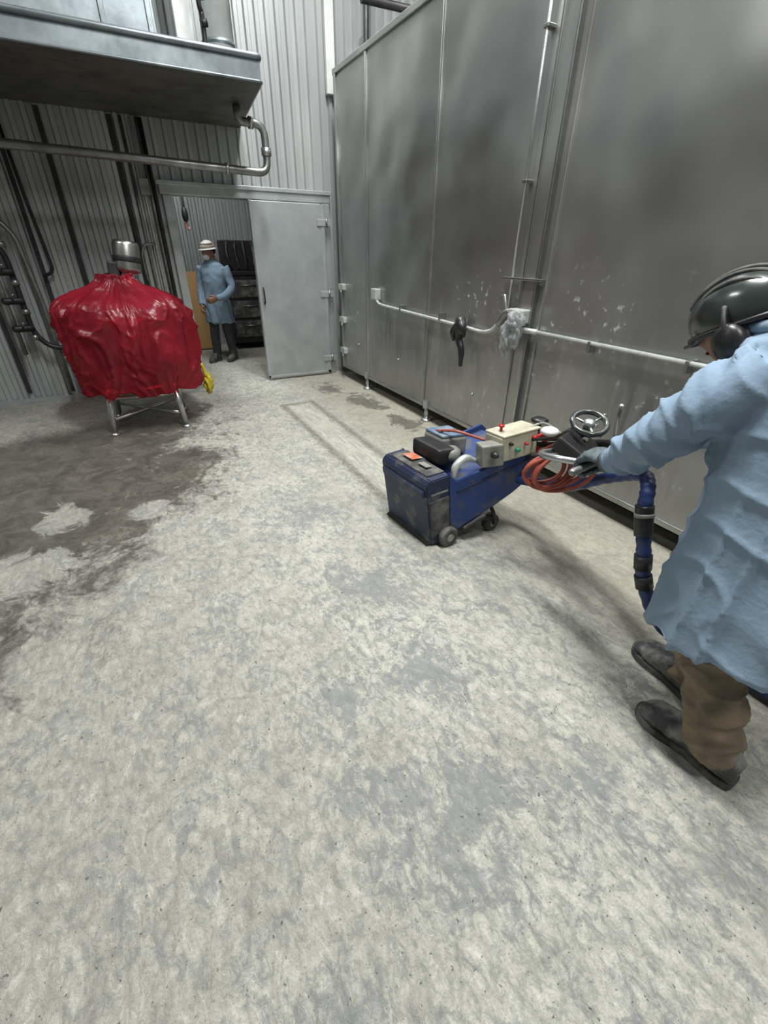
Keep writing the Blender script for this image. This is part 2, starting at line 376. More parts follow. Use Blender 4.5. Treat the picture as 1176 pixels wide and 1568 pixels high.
# ------------------------------------------------------------------ room shell
YW=6.15; XT=2.48; ZC=5.7
box2('floor',(-5,-4,-.1),(6.2,9.2,0),'floor')
box2('ceiling',(-5,-4,ZC),(6.2,9.2,ZC+.1),'ceil')
def corrugated(name,segs,y,depth=.03,per=.105,back=.1):
    vs=[];fs=[]
    for x0,x1,z0,z1 in segs:
        xs=[]
        i=0; pat=[(0,0),(.42,0),(.54,1),(.88,1)]
        while True:
            done=False
            for f,h in pat:
                xx=x0+(i+f)*per
                if xx>=x1: done=True;break
                xs.append((xx,y-depth*h))
            if done: break
            i+=1
        xs.append((x1,y))
        b=len(vs)
        for xx,yy in xs: vs+= [(xx,yy,z0),(xx,yy,z1)]
        for q in range(len(xs)-1): fs.append((b+2*q,b+2*q+2,b+2*q+3,b+2*q+1))
        b=len(vs); yb=y+.001
        vs+=[(x0,yb,z0),(x1,yb,z0),(x1,yb,z1),(x0,yb,z1),(x0,yb+back,z0),(x1,yb+back,z0),(x1,yb+back,z1),(x0,yb+back,z1)]
        fs+=[(b,b+1,b+2,b+3),(b+4,b+7,b+6,b+5),(b,b+4,b+5,b+1),(b+3,b+2,b+6,b+7),(b,b+3,b+7,b+4),(b+1,b+5,b+6,b+2)]
    return obj(name,vs,fs,'corr')
corrugated('wall_back',[(-5,.68,0,ZC),(.68,2.38,2.04,ZC),(2.38,6.2,0,ZC)],YW)
box2('wall_left',(-5.1,-4,0),(-5,9.2,ZC),'plainwall')
box2('wall_right',(6.2,-4,0),(6.3,9.2,ZC),'plainwall')
box2('wall_front',(-5,-4.1,0),(6.2,-4,ZC),'plainwall')
corrugated('wall_far_room',[(-5,6.2,0,ZC)],9.0)
box2('trim_corner_post',(2.50,YW-.09,3.0),(2.60,YW-.03,ZC),'white',.005)
box2('baseboard_back',(-5,YW-.05,0),(.60,YW-.028,.06),'frame')
fr=empty('door_frame')
box2('header',(.58,YW-.08,2.00),(2.48,YW+.12,2.10),'frame',.008,fr)
box2('jamb_1',(.60,YW-.08,0),(.69,YW+.12,2.00),'frame',.008,fr)
box2('jamb_2',(2.38,YW-.08,0),(2.47,YW+.12,2.00),'frame',.008,fr)
box2('header_lip',(.56,YW-.10,2.08),(2.49,YW-.05,2.12),'frame',.005,fr)
dr=empty('door_1')
box2('leaf',(1.47,YW-.145,.03),(2.375,YW-.085,1.99),'door',.008,dr)
box2('leaf_edge_trim',(2.32,YW-.151,.03),(2.365,YW-.144,1.99),'frame',.002,dr)
box2('leaf_edge_trim_2',(1.475,YW-.151,.03),(1.50,YW-.144,1.99),'frame',.002,dr)
box2('kick_trim',(1.475,YW-.151,.03),(2.365,YW-.144,.06),'frame',.002,dr)
for z in (.22,1.02,1.80):
    box2('hinge_plate',(2.27,YW-.163,z-.035),(2.45,YW-.145,z+.035),'frame',.004,dr)
    tube('hinge_pin',[(2.385,YW-.165,z-.05),(2.385,YW-.165,z+.05)],.013,'pipe',parent=dr)
box2('pull_plate',(1.51,YW-.157,.95),(1.54,YW-.145,1.10),'frame',.003,dr)
tube('pull',[(1.525,YW-.155,.93),(1.525,YW-.195,.95),(1.525,YW-.195,1.09),(1.525,YW-.155,1.11)],.008,'dark',parent=dr,fil=.02)

# far room contents
box2('plywood_board',(.70,8.55,.02),(1.24,8.62,1.20),'card',.003)
cab=empty('equipment_cabinet')
box2('cabinet_body',(1.55,8.35,.10),(2.3,8.93,1.15),'dark',.01,cab)
box2('cabinet_top',(1.51,8.33,1.15),(2.34,8.95,1.21),'dark',.01,cab)
for x in (1.6,2.25):
    for y in (8.4,8.85): tube('leg',[(x,y,0),(x,y,.1)],.02,'dark',parent=cab)
box2('shelf_unit',(1.58,8.5,1.21),(2.2,8.92,1.64),'dark',.01,cab)
for i in range(3):
    box2('drawer_front',(1.58,8.335,.2+i*.31),(2.25,8.352,.46+i*.31),'rubber',.004,cab)
    tube('drawer_pull',[(1.75,8.33,.38+i*.31),(2.0,8.33,.38+i*.31)],.01,'pipe',parent=cab)
for i in range(4): tube('cable',[(1.64+i*.13,8.47,1.62),(1.62+i*.14,8.42,1.45),(1.68+i*.12,8.46,1.25)],.012,'rubber',parent=cab)
hk=empty('chain_hoist')
tube('chain',[(.95,7.3,2.6),(.95,7.3,1.95)],.012,'pipe',parent=hk)
lathe('hook_block',[(.01,-.09),(.035,-.06),(.04,0),(.03,.06),(.01,.08)],(.95,7.3,1.90),'dark',14,hk)
tube('hook',[(.95,7.3,1.83),(.95,7.3,1.76),(.975,7.3,1.73),(.99,7.3,1.76)],.012,'orange',parent=hk)
tube('chain_upper',[(.95,7.3,ZC),(.95,7.3,2.6)],.012,'pipe',parent=hk)

# ------------------------------------------------------------------ tank
tk=empty('stainless_tank')
ZB=.135
box2('shell',(XT,-3.6,ZB),(4.6,5.82,3.12),'tank',.012,tk)
box2('gap_shade_block',(XT+.22,-3.5,.0),(4.5,5.7,ZB+.01),'seal',.0,tk)  # black block added so the gap beneath the tank reads as shade
box2('top_rim',(XT-.02,-3.6,3.09),(XT+.04,5.83,3.14),'tank',.006,tk)
box2('bottom_rail',(XT-.012,-3.6,ZB),(XT+.01,5.82,ZB+.035),'steel',.004,tk)
def strip(y,w,t=.012,z0=.14,z1=3.1,mat='tank'): return box2('seam_strip',(XT-t,y-w/2,z0),(XT+.005,y+w/2,z1),mat,.003,tk)
for y in (5.06,3.78,.02,-1.3): strip(y,.05)
strip(5.78,.05,.02)
for y in (5.06,3.78,.02): strip(y,.012,.016,mat='steel')
strip(2.50,.13,.03); strip(2.44,.018,.04,mat='steel'); strip(2.56,.018,.04,mat='steel')
strip(2.38,.02,.012)
for y in (5.07,3.70,2.35,1.0,-.4):
    tube('foot_stem',[(XT+.005,y,.02),(XT+.005,y,ZB+.02)],.026,'steel_b',parent=tk)
    lathe('foot_pad',[(.055,0),(.055,.014),(.03,.03)],(XT+.0,y,0),'steel_b',18,tk)
    box2('foot_gusset',(XT-.025,y-.035,ZB-.01),(XT+.04,y+.035,.21),'steel_b',.004,tk)
for (y,z) in ((1.71,.64),(1.71,.50),(3.0,.45),(4.3,.5),(1.75,.56),(5.3,.5),(2.2,.42),(1.0,.55),(.98,.48)):
    lathe('bolt',[(.012,0),(.012,.012),(.006,.016)],(0,0,0),'steel_b',10,tk,mtx=Matrix.Translation((XT,y,z))@Matrix.Rotation(-math.pi/2,4,'Y'))
tube('drain_stub',[(XT+.01,.78,.25),(XT-.09,.78,.25),(XT-.11,.78,.2),(XT-.11,.78,.06)],.035,'steel_b',parent=tk,fil=.04)
for z in (1.12,.74,.36):
    box2('latch_block',(XT-.05,5.66,z-.035),(XT+.002,5.80,z+.035),'pipe_w',.008,tk)
    tube('latch_lever',[(XT-.04,5.72,z),(XT-.09,5.62,z-.05)],.013,'pipe',parent=tk,rnd=True)
cd=empty('wall_conduit')
xc=XT-.045
box2('junction_box',(XT-.07,4.72,1.05),(XT,4.84,1.16),'pipe_w',.01,cd)
tube('conduit_1',[(xc,4.76,1.06),(xc,4.70,1.02),(xc,4.60,1.01),(xc,3.12,.975),(xc,2.92,.965),(xc,2.80,.99),(xc,2.72,1.08)],.014,'pipe_w',parent=cd,fil=.08)
tube('valve_body',[(xc-.01,2.72,1.06),(xc-.01,2.66,1.13),(xc-.01,2.60,1.13)],.03,'pipe',parent=cd,rnd=True)
tube('valve_stem',[(xc-.01,2.66,1.13),(xc-.01,2.70,1.24)],.012,'steel_b',parent=cd,rnd=True)
box2('junction_box_2',(XT-.10,2.45,1.08),(XT-.0,2.60,1.17),'pipe_w',.01,cd)
tube('conduit_2',[(xc,2.36,1.04),(xc,-1.5,1.02)],.014,'pipe_w',parent=cd)
tube('conduit_elbow',[(xc,2.54,1.1),(xc,2.5,1.04),(xc,2.34,1.04)],.018,'pipe_w',parent=cd,fil=.05)
tube('vertical_conduit',[(xc,2.66,1.13),(xc,2.66,3.3)],.0095,'steel_b',parent=cd)
box2('cross_bracket',(XT-.055,2.38,1.345),(XT-.015,2.76,1.360),'steel',.003,cd)
for y in (4.2,3.5,1.9,1.3): box2('clamp',(XT-.064,y-.010,.985),(XT,y+.010,1.05),'steel',.004,cd)
for z in (1.9,2.6): box2('clamp_v',(XT-.060,2.64,z-.010),(XT,2.68,z+.010),'steel',.004,cd)
def crump(amp,fr):
    return lambda d,p: p+d*amp*(mn.noise(d*fr)+.5*abs(mn.noise(d*fr*2.3)))
pw=empty('plastic_bag_wrap')
ellip('bag_upper',(XT-.13,2.47,1.10),(.040,.065,.055),'bagclear',pw,seg=36,ring=22,fn=crump(.03,2.6))
ellip('bag_lower',(XT-.13,2.53,.98),(.028,.055,.12),'bagclear',pw,seg=36,ring=22,fn=crump(.035,3.1))
ellip('bag_corner',(XT-.13,2.46,1.02),(.022,.04,.09),'bagclear',pw,seg=30,ring=18,fn=crump(.03,2.1))
hc=empty('black_rag')
tube('rag_loop',[(xc,3.20,1.0),(xc-.03,3.17,1.02),(xc-.045,3.12,.97),(xc-.02,3.14,.92)],[.03,.045,.04,.03],'black',parent=hc,rnd=True)
tube('rag_tail',[(xc-.03,3.16,.97),(xc-.03,3.17,.88),(xc-.025,3.13,.80),(xc-.025,3.12,.68)],[.045,.03,.028,.018],'black',parent=hc,rnd=True)
tube('rag_fold',[(xc-.04,3.20,1.0),(xc-.04,3.24,.93),(xc-.04,3.23,.87)],[.02,.03,.015],'black',parent=hc,rnd=True)

tube('overhead_pipe',[(2.9,YW-.12,3.45),(5.5,YW-.12,3.5)],.05,'pipe')
tube('overhead_pipe.001',[(2.7,5.6,3.62),(5.5,5.4,3.62)],.035,'dark')
tube('overhead_pipe.002',[(2.9,YW-.25,3.3),(2.9,YW-.25,ZC)],.03,'pipe')

# ------------------------------------------------------------------ exhaust hood with duct
hd=empty('exhaust_hood')
z0,z1=2.62,2.77; yF,yB=4.56,YW-.03
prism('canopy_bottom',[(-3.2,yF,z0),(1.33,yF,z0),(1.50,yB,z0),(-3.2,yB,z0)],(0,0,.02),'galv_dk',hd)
prism('canopy_body',[(-3.2,yF,z0+.021),(1.33,yF,z0+.021),(1.50,yB,z0+.021),(-3.2,yB,z0+.021)],(0,0,.12),'galv',hd)
tube('rim_roll',[(-3.2,yF-.01,z1),(1.33,yF-.01,z1),(1.50,yB,z1)],.020,'galv',parent=hd,fil=.03)
tube('rim_roll_low',[(-3.2,yF-.005,z0+.01),(1.335,yF-.005,z0+.01),(1.505,yB,z0+.01)],.010,'galv',parent=hd,fil=.03)
box2('plenum',(-3.2,4.75,2.76),(.66,yB,3.9),'galv',.01,hd)
for x in (-1.6,-.6,.30,.60): box2('plenum_rib',(x,4.725,2.77),(x+.035,4.752,3.9),'galv',.003,hd)
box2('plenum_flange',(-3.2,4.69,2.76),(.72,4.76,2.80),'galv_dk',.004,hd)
tube('duct_pipe',[(1.22,5.35,2.74),(1.22,5.35,ZC)],.13,'white',24,parent=hd)
for z in (3.0,3.7): tube('duct_collar',[(1.22,5.35,z),(1.22,5.35,z+.03)],.137,'galv',24,parent=hd)
box2('support_column',(.86,5.20,2.76),(1.0,5.33,ZC),'white',.01,hd)
tube('hose_on_column',[(1.05,5.1,2.76),(1.06,5.1,3.1),(1.04,5.08,3.4),(1.06,5.1,ZC)],.018,'dark',parent=hd)
for z in (2.9,3.05,3.2,3.35): tube('hose_clip',[(1.04,5.09,z),(1.09,5.09,z+.01)],.026,'dark',parent=hd)

sp=empty('supply_pipe')
tube('pipe_run',[(-3.4,5.2,2.25),(1.50,5.2,2.14),(1.50,5.2,2.50),(1.27,5.2,2.50),(1.27,5.2,2.61)],.034,'pipe',parent=sp,fil=.10)
tube('union_1',[(1.50,5.2,2.27),(1.50,5.2,2.33)],.046,'steel_b',parent=sp)
tube('union_2',[(1.36,5.2,2.50),(1.40,5.2,2.50)],.046,'steel_b',parent=sp)
tube('union_3',[(1.10,5.2,2.15),(1.13,5.2,2.15)],.044,'steel_b',parent=sp)

ws=empty('wall_piping')
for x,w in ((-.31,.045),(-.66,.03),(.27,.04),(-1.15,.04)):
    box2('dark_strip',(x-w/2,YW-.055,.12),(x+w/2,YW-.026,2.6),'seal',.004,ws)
for x,r,z0_,mt in ((.36,.016,.6,'pipe'),(.44,.012,.9,'pipe_w'),(.50,.016,.9,'pipe'),(.53,.02,.3,'dark')):
    tube('riser',[(x,YW-.07,z0_),(x,YW-.07,2.60)],r,mt,parent=ws)
box2('switch_box',(.40,YW-.12,1.98),(.49,YW-.04,2.12),'greybox',.008,ws)
tube('riser_b',[(.44,YW-.09,1.55),(.32,YW-.09,1.55),(.28,YW-.09,1.45),(.28,YW-.09,1.2)],.012,'pipe',parent=ws,fil=.05)
tube('elbow_pipe_1',[(-1.4,YW-.15,1.74),(-.88,YW-.15,1.74),(-.78,YW-.15,1.60),(-.74,YW-.15,1.0),(-.74,YW-.15,.12)],.022,'pipe',parent=ws,fil=.12)
tube('elbow_pipe_2',[(-1.4,YW-.2,1.60),(-1.0,YW-.2,1.60),(-.90,YW-.2,1.45),(-.90,YW-.2,.75),(-.80,YW-.2,.6),(-.6,YW-.2,.58),(-.45,YW-.2,.70)],.026,'dark',parent=ws,fil=.10)
tube('elbow_pipe_3',[(-1.02,YW-.25,1.9),(-1.02,YW-.25,.55)],.02,'pipe',parent=ws)
tube('elbow_pipe_4',[(-.62,YW-.12,2.6),(-.60,YW-.12,1.9),(-.56,YW-.12,1.3),(-.66,YW-.12,1.25)],.015,'dark',parent=ws,fil=.08)
for z in (1.3,1.05,.8):
    tube('valve',[(-1.02,YW-.28,z),(-.90,YW-.24,z)],.033,'dark',parent=ws,rnd=True)
    tube('valve_handle',[(-.96,YW-.28,z+.02),(-.93,YW-.36,z+.06)],.010,'steel_b',parent=ws,rnd=True)
for z in (1.5,1.18,.92,.68): tube('fitting',[(-.90,YW-.2,z),(-.90,YW-.2,z+.05)],.036,'pipe',parent=ws)

# ------------------------------------------------------------------ kettle cart with red bag
ks=empty('kettle_stand')
L=[(-.36,4.62),(.26,4.58),(.30,5.18),(-.32,5.22)]
for i,(x,y) in enumerate(L):
    cx,cy=-.03,4.9
    tx,ty=cx+(x-cx)*.88,cy+(y-cy)*.88
    tube('leg_%d'%(i+1),[(x,y,.01),(tx,ty,.42)],.027,'steel_b',parent=ks)
    lathe('foot_%d'%(i+1),[(.04,0),(.04,.014),(.02,.03)],(x,y,0),'steel_b',16,ks)
for i in range(4):
    a=L[i];b=L[(i+1)%4]; f=lambda p:( -.03+(p[0]+.03)*.9, 4.9+(p[1]-4.9)*.9,.33)
    tube('rail_%d'%(i+1),[f(a),f(b)],.020,'steel_b',parent=ks)
tube('brace_1',[(*L[0],.14),(*L[2],.14)],.015,'steel_b',parent=ks)
tube('brace_2',[(*L[1],.14),(*L[3],.14)],.015,'steel_b',parent=ks)
lathe('pan_rim',[(.30,.36),(.34,.38),(.34,.41),(.30,.42)],(-.02,4.9,0),'steel_b',40,ks)
lathe('kettle_shell',[(.1,.42),(.28,.45),(.32,.6),(.32,.9),(.30,.98),(.15,1.04)],(-.02,4.9,0),'pipe',32,ks)
mt=Matrix.Translation((.07,4.9,1.20))@Matrix.Rotation(.14,4,'Y')@Matrix.Rotation(-.1,4,'X')
lathe('motor',[(.05,-.05),(.10,-.02),(.10,.06),(.075,.08),(.075,.12),(.10,.13),(.105,.16),(.105,.33),(.095,.36),(.03,.365)],(0,0,0),'steel',28,ks,mtx=mt)
lathe('motor_band',[(.108,.20),(.110,.21),(.110,.235),(.108,.245)],(0,0,0),'dark',28,ks,mtx=mt)
box('motor_box',(-.11,0,.12),(.09,.11,.14),'dark',.012,parent=ks,mtx=mt)
def ridge(q): return 1-2*abs(mn.noise(q))
def bagdisp(p):
    a=math.atan2(p.y,p.x); r=math.hypot(p.x,p.y)
    if r<1e-6: return p
    ca,sa=math.cos(a),math.sin(a)
    bx=1/((abs(ca)**3.4+abs(sa)**3.4)**(1/3.4)); bx=1+(bx-1)*.5
    q=V((ca*1.4,sa*1.4,p.z*1.6))
    w=mn.noise(q*1.1+V((4,1,0)))*.06
    # thin draped film: long fold ridges wandering downwards with finer crumples between
    wv=V((mn.noise(q*1.3),mn.noise(q*1.3+V((5,5,5))),mn.noise(q*1.3+V((9,2,7)))))*.8
    s1=V((ca*2.1,sa*2.1,p.z*1.5+3))+wv
    cr=ridge(s1)**5*.040+ridge(s1*2.0+V((7,0,0)))**5*.024+ridge(s1*4.0+V((3,3,0)))**4*.008
    topf=max(0,min(1,(p.z-1.02)*5))
    pl=0.014*abs(math.sin(a*7+4*mn.noise(q*1.5)))*topf
    k=min(1,r/.3)
    hem=max(0,min(1,(.50-p.z)*8))
    s=(r*bx*.98+(w+cr+pl-.01+hem*.022*math.sin(a*13+5*mn.noise(q)))*k)/r
    return V((p.x*s,p.y*s*.86,p.z+.06*k*mn.noise(q*1.6+V((9,0,0)))+hem*.05*mn.noise(V((ca*5,sa*5,0)))))
prof=[(.25,.42),(.40,.39),(.46,.36),(.49,.37),(.51,.43),(.53,.52),(.545,.6),(.56,.7),(.565,.8),(.56,.9),(.55,.98),(.52,1.06),(.45,1.12),(.36,1.16),(.27,1.19),(.19,1.23),(.14,1.27),(.125,1.31)]
PP=catmull([(a,0,b) for a,b in prof],8)
lathe('red_plastic_bag_cover',[(p.x,p.z) for p in PP],(-.02,4.9,0),'redbag',260,ks,disp=bagdisp)
yb=empty('yellow_plastic_bag')
ellip('bag',(.58,4.98,.30),(.04,.05,.10),'yellow',yb,seg=30,ring=20,fn=crump(.03,2.2))
tube('bag_neck',[(.57,4.98,.38),(.555,4.97,.45),(.54,4.97,.49)],[.022,.016,.022],'yellow',parent=yb,rnd=True)

# ------------------------------------------------------------------ people helpers
def hand_grip(wrist,P,b,mat,parent,side=1,rb=.015,sc=1.0):
    W=V(wrist);P=V(P);b=V(b).normalized(); a=(P-W); a=(a-b*a.dot(b)).normalized(); n=a.cross(b)
    if n.z<0: n=-n
    K=P-a*.022*sc+n*(rb+.018*sc); parts=[]
    pts=catmull([W,W.lerp(K,.35)+n*.006,W.lerp(K,.75)+n*.008,K],4)
    R=[x*sc for x in interp([.030,.036,.043,.040],4)]
    PP,RR=roundends(pts,R)
    vs,fs=sweep(PP,RR,16,flat=.48,flatdir=b); parts.append(obj('palm',vs,fs,mat,True))
    for i in range(4):
        off=b*((i-1.5)*.0225*side*sc); R_=rb+.011*sc; endang=[-95,-110,-105,-80][i]
        seq=[K+off-a*.015, P+off+a*(-.008)+n*(R_+.006)]
        for th in (70,30,-15,-60,endang):
            t=math.radians(th); seq.append(P+off+a*(R_*math.cos(t))+n*(R_*math.sin(t)))
        r=[x*sc for x in (.0125,.0118,.0112,.0107,.0102,.0095,.0085)]
        sq=catmull(seq,3); rr=interp(r,3); sq,rr=roundends(sq,rr); vs,fs=sweep(sq,rr,10); parts.append(obj('finger_%d'%(i+1),vs,fs,mat,True))
    s=-side*sc
    seq=[W.lerp(K,.35)+b*s*.022, W.lerp(K,.65)+b*s*.046-n*.008, P+b*s*.046-a*.026-n*.006, P+b*s*.040-a*.006-n*(rb+.012), P+b*s*.034+a*.014-n*(rb+.008)]
    sq=catmull(seq,4); rr=[x*sc for x in interp([.016,.0155,.014,.012,.010],4)]; sq,rr=roundends(sq,rr); vs,fs=sweep(sq,rr,10); parts.append(obj('thumb',vs,fs,mat,True))
    for p in parts: p.parent=parent
    return parts
def hand_relaxed(wrist,d,side_dir,nrm,mat,parent):
    W=V(wrist);d=V(d).normalized();b=V(side_dir); b=(b-d*b.dot(d)).normalized(); n=V(nrm); n=(n-d*n.dot(d)-b*n.dot(b)).normalized()
    K=W+d*.095
    pts,R=roundends(catmull([W,W+d*.05,K],4),interp([.027,.038,.040],4)); vs,fs=sweep(pts,R,14,flat=.42,flatdir=b); obj('palm',vs,fs,mat,True,parent)
    for i,l in enumerate((.072,.080,.074,.058)):
        o=K+b*((1.5-i)*.021)-d*.01
        seq=[o,o+d*l*.45+n*.006,o+d*l*.8+n*.024,o+d*l*.92+n*.045]
        sq,rr=roundends(catmull(seq,3),interp([.0105,.010,.009,.008],3)); vs,fs=sweep(sq,rr,8); obj('finger_%d'%(i+1),vs,fs,mat,True,parent)
    seq=[W+d*.03+b*.028,W+d*.06+b*.048+n*.012,W+d*.09+b*.055+n*.026]
    sq,rr=roundends(catmull(seq,3),interp([.015,.013,.010],3)); vs,fs=sweep(sq,rr,8); obj('thumb',vs,fs,mat,True,parent)
def boot(name,heel,toe,mat,parent,shaft=.15,sc=1.0,zb=0.0):
    h=V((heel[0],heel[1],zb)); t=V((toe[0],toe[1],zb)); f=(t-h).normalized(); w=V((f.y,-f.x,0)); Ln=(t-h).length
    S=[(0,.030,.10),(.06,.040,.125),(.16,.043,.14),(.30,.043,.14),(.42,.044,.13),(.55,.047,.110),(.68,.052,.092),(.80,.053,.082),(.90,.047,.070),(.97,.032,.050),(1.0,.012,.03)]
    vs=[];fs=[];n=16
    for s,hw,ht in S:
        c=h+f*(s*Ln)
        for j in range(n):
            a=2*math.pi*j/n; x=math.cos(a); z=math.sin(a)
            x=math.copysign(abs(x)**.7,x); z=math.copysign(abs(z)**.75,z)
            vs.append(c+w*(x*hw*sc)+V((0,0,.02+(ht-.02)*(z*.5+.5))))
    m=len(S)
    for i in range(m-1):
        for j in range(n): fs.append((i*n+j,i*n+(j+1)%n,(i+1)*n+(j+1)%n,(i+1)*n+j))
    fs.append(tuple(range(n)));fs.append(tuple((m-1)*n+j for j in range(n)))
    a_=obj('u',vs,fs,mat,True)
    c=h+f*(Ln*.24)
    P=[c+V((0,0,.05)),c+V((0,0,.10)),c+V((0,0,shaft))]
    vs,fs=sweep(catmull(P,3),interp([.043,.047,.047],3),16); b_=obj('s',vs,fs,mat,True)
    merge_remesh(name+'_upper',[a_,b_],.008,mat,parent,lambda p: .003*mn.noise(p*28)+.004*ridge(V((p.x*14,p.y*30,p.z*14))),3)
    out=[]
    for s,hw in ((-.02,.018),(.0,.034),(.1,.043),(.25,.042),(.42,.040),(.55,.046),(.7,.056),(.83,.057),(.93,.047),(1.0,.028),(1.03,.010)): out.append((s,hw))
    poly=[h+f*(s*Ln)+w*hw*sc for s,hw in out]+[h+f*(s*Ln)-w*hw*sc for s,hw in reversed(out)]
    prism(name+'_sole',poly,(0,0,.030),'rubber',parent,.003)
def make_head(parent,mtx,skin='skin',hair=True):
    def fn(d,p):
        x,y,z=p
        if d.z<0:
            k=1+.30*d.z; x*=k; 
            if d.y>0: y*=1+.04*(-d.z)
            else: y*=1+.45*d.z
        g=lambda cx,cy,cz,s:math.exp(-((d.x-cx)**2+(d.y-cy)**2+(d.z-cz)**2)/(s*s))
        y+= .020*g(0,.99,-.16,.13)+.010*g(0,1,0,.10) - .010*(g(.33,.92,.05,.2)+g(-.33,.92,.05,.2)) +.006*g(0,.95,.25,.3)+.007*g(0,.88,-.45,.14)+.006*g(0,.7,-.72,.2)
        return V((x,y,z))
    h=ellip('head_skin',(0,0,0),(.076,.095,.115),skin,None,None,40,32,-1,fn)
    nk=tube('neck',[(0,-.03,-.03),(0,-.04,-.10),(0,-.055,-.17)],[.05,.052,.06],skin)
    o=merge_remesh('head',[h,nk],.0055,skin,parent,None,2); o.data.transform(mtx)
    for s in (-1,1):
        ellip('eye',(s*.030,.082,.006),(.012,.010,.009),'eye',parent,mtx,12,8)
        ellip('iris',(s*.030,.0905,.006),(.005,.003,.005),'hair',parent,mtx,10,6)
        ellip('ear',(s*.078,-.008,-.01),(.010,.020,.032),skin,parent,mtx,14,10)
        ellip('eyebrow',(s*.031,.089,.026),(.016,.005,.003),'hair',parent,mtx,10,6)
    ellip('mouth',(0,.089,-.052),(.022,.006,.006),'lip',parent,mtx,14,8)
    if hair: ellip('hair',(0,-.012,.014),(.080,.094,.110),'hair',parent,mtx@Matrix.Rotation(.55,4,'X'),30,14,.1)

# ------------------------------------------------------------------ worker pushing machine
wk=empty('worker')
rings=[(1.50,.36,.455,.245,.225),(1.505,.37,.60,.235,.215),(1.51,.40,.78,.22,.195),(1.52,.43,.92,.212,.182),(1.53,.47,1.05,.21,.168),(1.54,.51,1.16,.21,.155),(1.54,.55,1.25,.19,.132),(1.54,.58,1.31,.14,.105),(1.54,.60,1.345,.08,.08)]
def tilt(t,x,y): return (-.20*y)*(1-min(1,t*2.2)) if t<.45 else -.25*y*min(1,(t-.45)*2)
s1=ringloft('a',rings,'smock',tiltf=tilt)
ls=[(1.41,.55,1.245),(1.345,.615,1.165),(1.32,.69,1.055),(1.345,.79,.955),(1.39,.872,.885)]
a1=tube('b',ls,[.088,.086,.079,.066,.048],'smock',20)
a2=tube('c',[(1.68,.55,1.245),(1.75,.62,1.16),(1.77,.70,1.05),(1.73,.81,.95),(1.68,.88,.895)],[.088,.084,.076,.064,.048],'smock',20)
adir=V((0,.62,-.78))
def wdisp(p):
    ang=math.atan2(p.y-.37,p.x-1.51)
    low=max(0,min(1,(1.1-p.z)/.5))
    arm=1.0 if (p.y>.60 and p.z>.84 and (p.x<1.44 or p.x>1.64)) else 0.0
    dr_=ridge(V((math.cos(ang)*2.2,math.sin(ang)*2.2,p.z*.9)))**3
    body=.022*low*dr_+.010*low*math.sin(ang*9+3.5*mn.noise(V((p.x*3,p.y*3,p.z*1.2))))+.010*mn.noise(V((p.x*6,p.y*6,p.z*2)))+.009*ridge(V((p.x*4+p.z*3,p.y*4,p.z*5)))**4-.005
    s=p.dot(adir)
    fold=.007*math.sin(s*56+6*mn.noise(p*4))+.014*ridge(V((p.x*6,p.y*6+2,s*13)))**3-.005
    return body*(1-arm*.7)+fold*arm
merge_remesh('smock',[s1,a1,a2],.0085,'smock',wk,wdisp,3)
tube('collar',[(1.54+.080*math.cos(t),.62+.085*math.sin(t),1.345-.03*math.sin(t)+.006*math.sin(3*t)) for t in [i*math.pi/6 for i in range(12)]],.017,'smock',closed=True,parent=wk)
tube('cuff_left',[ls[-1],(1.396,.890,.872)],.046,'smock',20,parent=wk)
def pants(name,pts,r,mat,par,seed=0):
    t=tube(name,pts,r,mat,22,k=8)
    return merge_remesh(name,[t],.009,mat,par,lambda p:.006*math.sin(p.z*66+7*mn.noise(V((p.x*6,p.y*6,p.z*4+seed))))+.014*ridge(V((p.x*6,p.y*6,p.z*11+seed)))**3,2)
pants('trouser_leg_left',[(1.44,.39,.76),(1.42,.38,.60),(1.385,.355,.42),(1.385,.29,.22),(1.39,.24,.08)],[.075,.080,.082,.078,.078],'pants',wk,1)
pants('trouser_leg_right',[(1.58,.41,.76),(1.59,.42,.60),(1.60,.46,.43),(1.61,.46,.24),(1.61,.435,.09)],[.075,.080,.082,.078,.076],'pants',wk,5)
boot('boot_left',(1.395,.155),(1.385,.48),'boot',wk,.14,1.12)
boot('boot_right',(1.595,.36),(1.655,.685),'boot',wk,.14,1.12)
HM=Matrix.Translation((1.535,.715,1.335))@Matrix.Rotation(.10,4,'Z')@Matrix.Rotation(-.50,4,'X')
make_head(wk,HM,'skin',False)
ellip('helmet_shell',(0,-.01,.03),(.108,.136,.112),'gloss',wk,HM,44,22,-.28)
tube('helmet_rim',[HM@V((.106*math.cos(t),-.01+.134*math.sin(t),-.004)) for t in [i*math.pi/10 for i in range(20)]],.008,'black',closed=True,parent=wk)
pk=[]
for i in range(9):
    t=math.radians(40+100*i/8); pk.append((.108*math.cos(t),-.01+.136*math.sin(t),.0))
poly=[HM@V(p) for p in pk]+[HM@V((p[0]*.92,p[1]+.022,-.012)) for p in reversed(pk)]
prism('helmet_visor',poly,HM.to_3x3()@V((0,0,-.006)),'black',wk)
for xo in (-.075,-.05,-.025,.025,.05,.075):
    pts=[]
    for i in range(9):
        th=math.radians(-58+116*i/8); rr=math.sqrt(max(0,1-(xo/.108)**2))
        pts.append(HM@V((xo*(1-.25*math.sin(th)**2),-.01+.137*rr*math.sin(th),.03+.113*rr*math.cos(th))))
    tube('helmet_ridge',pts,.0065,'rubber',parent=wk,rnd=True)
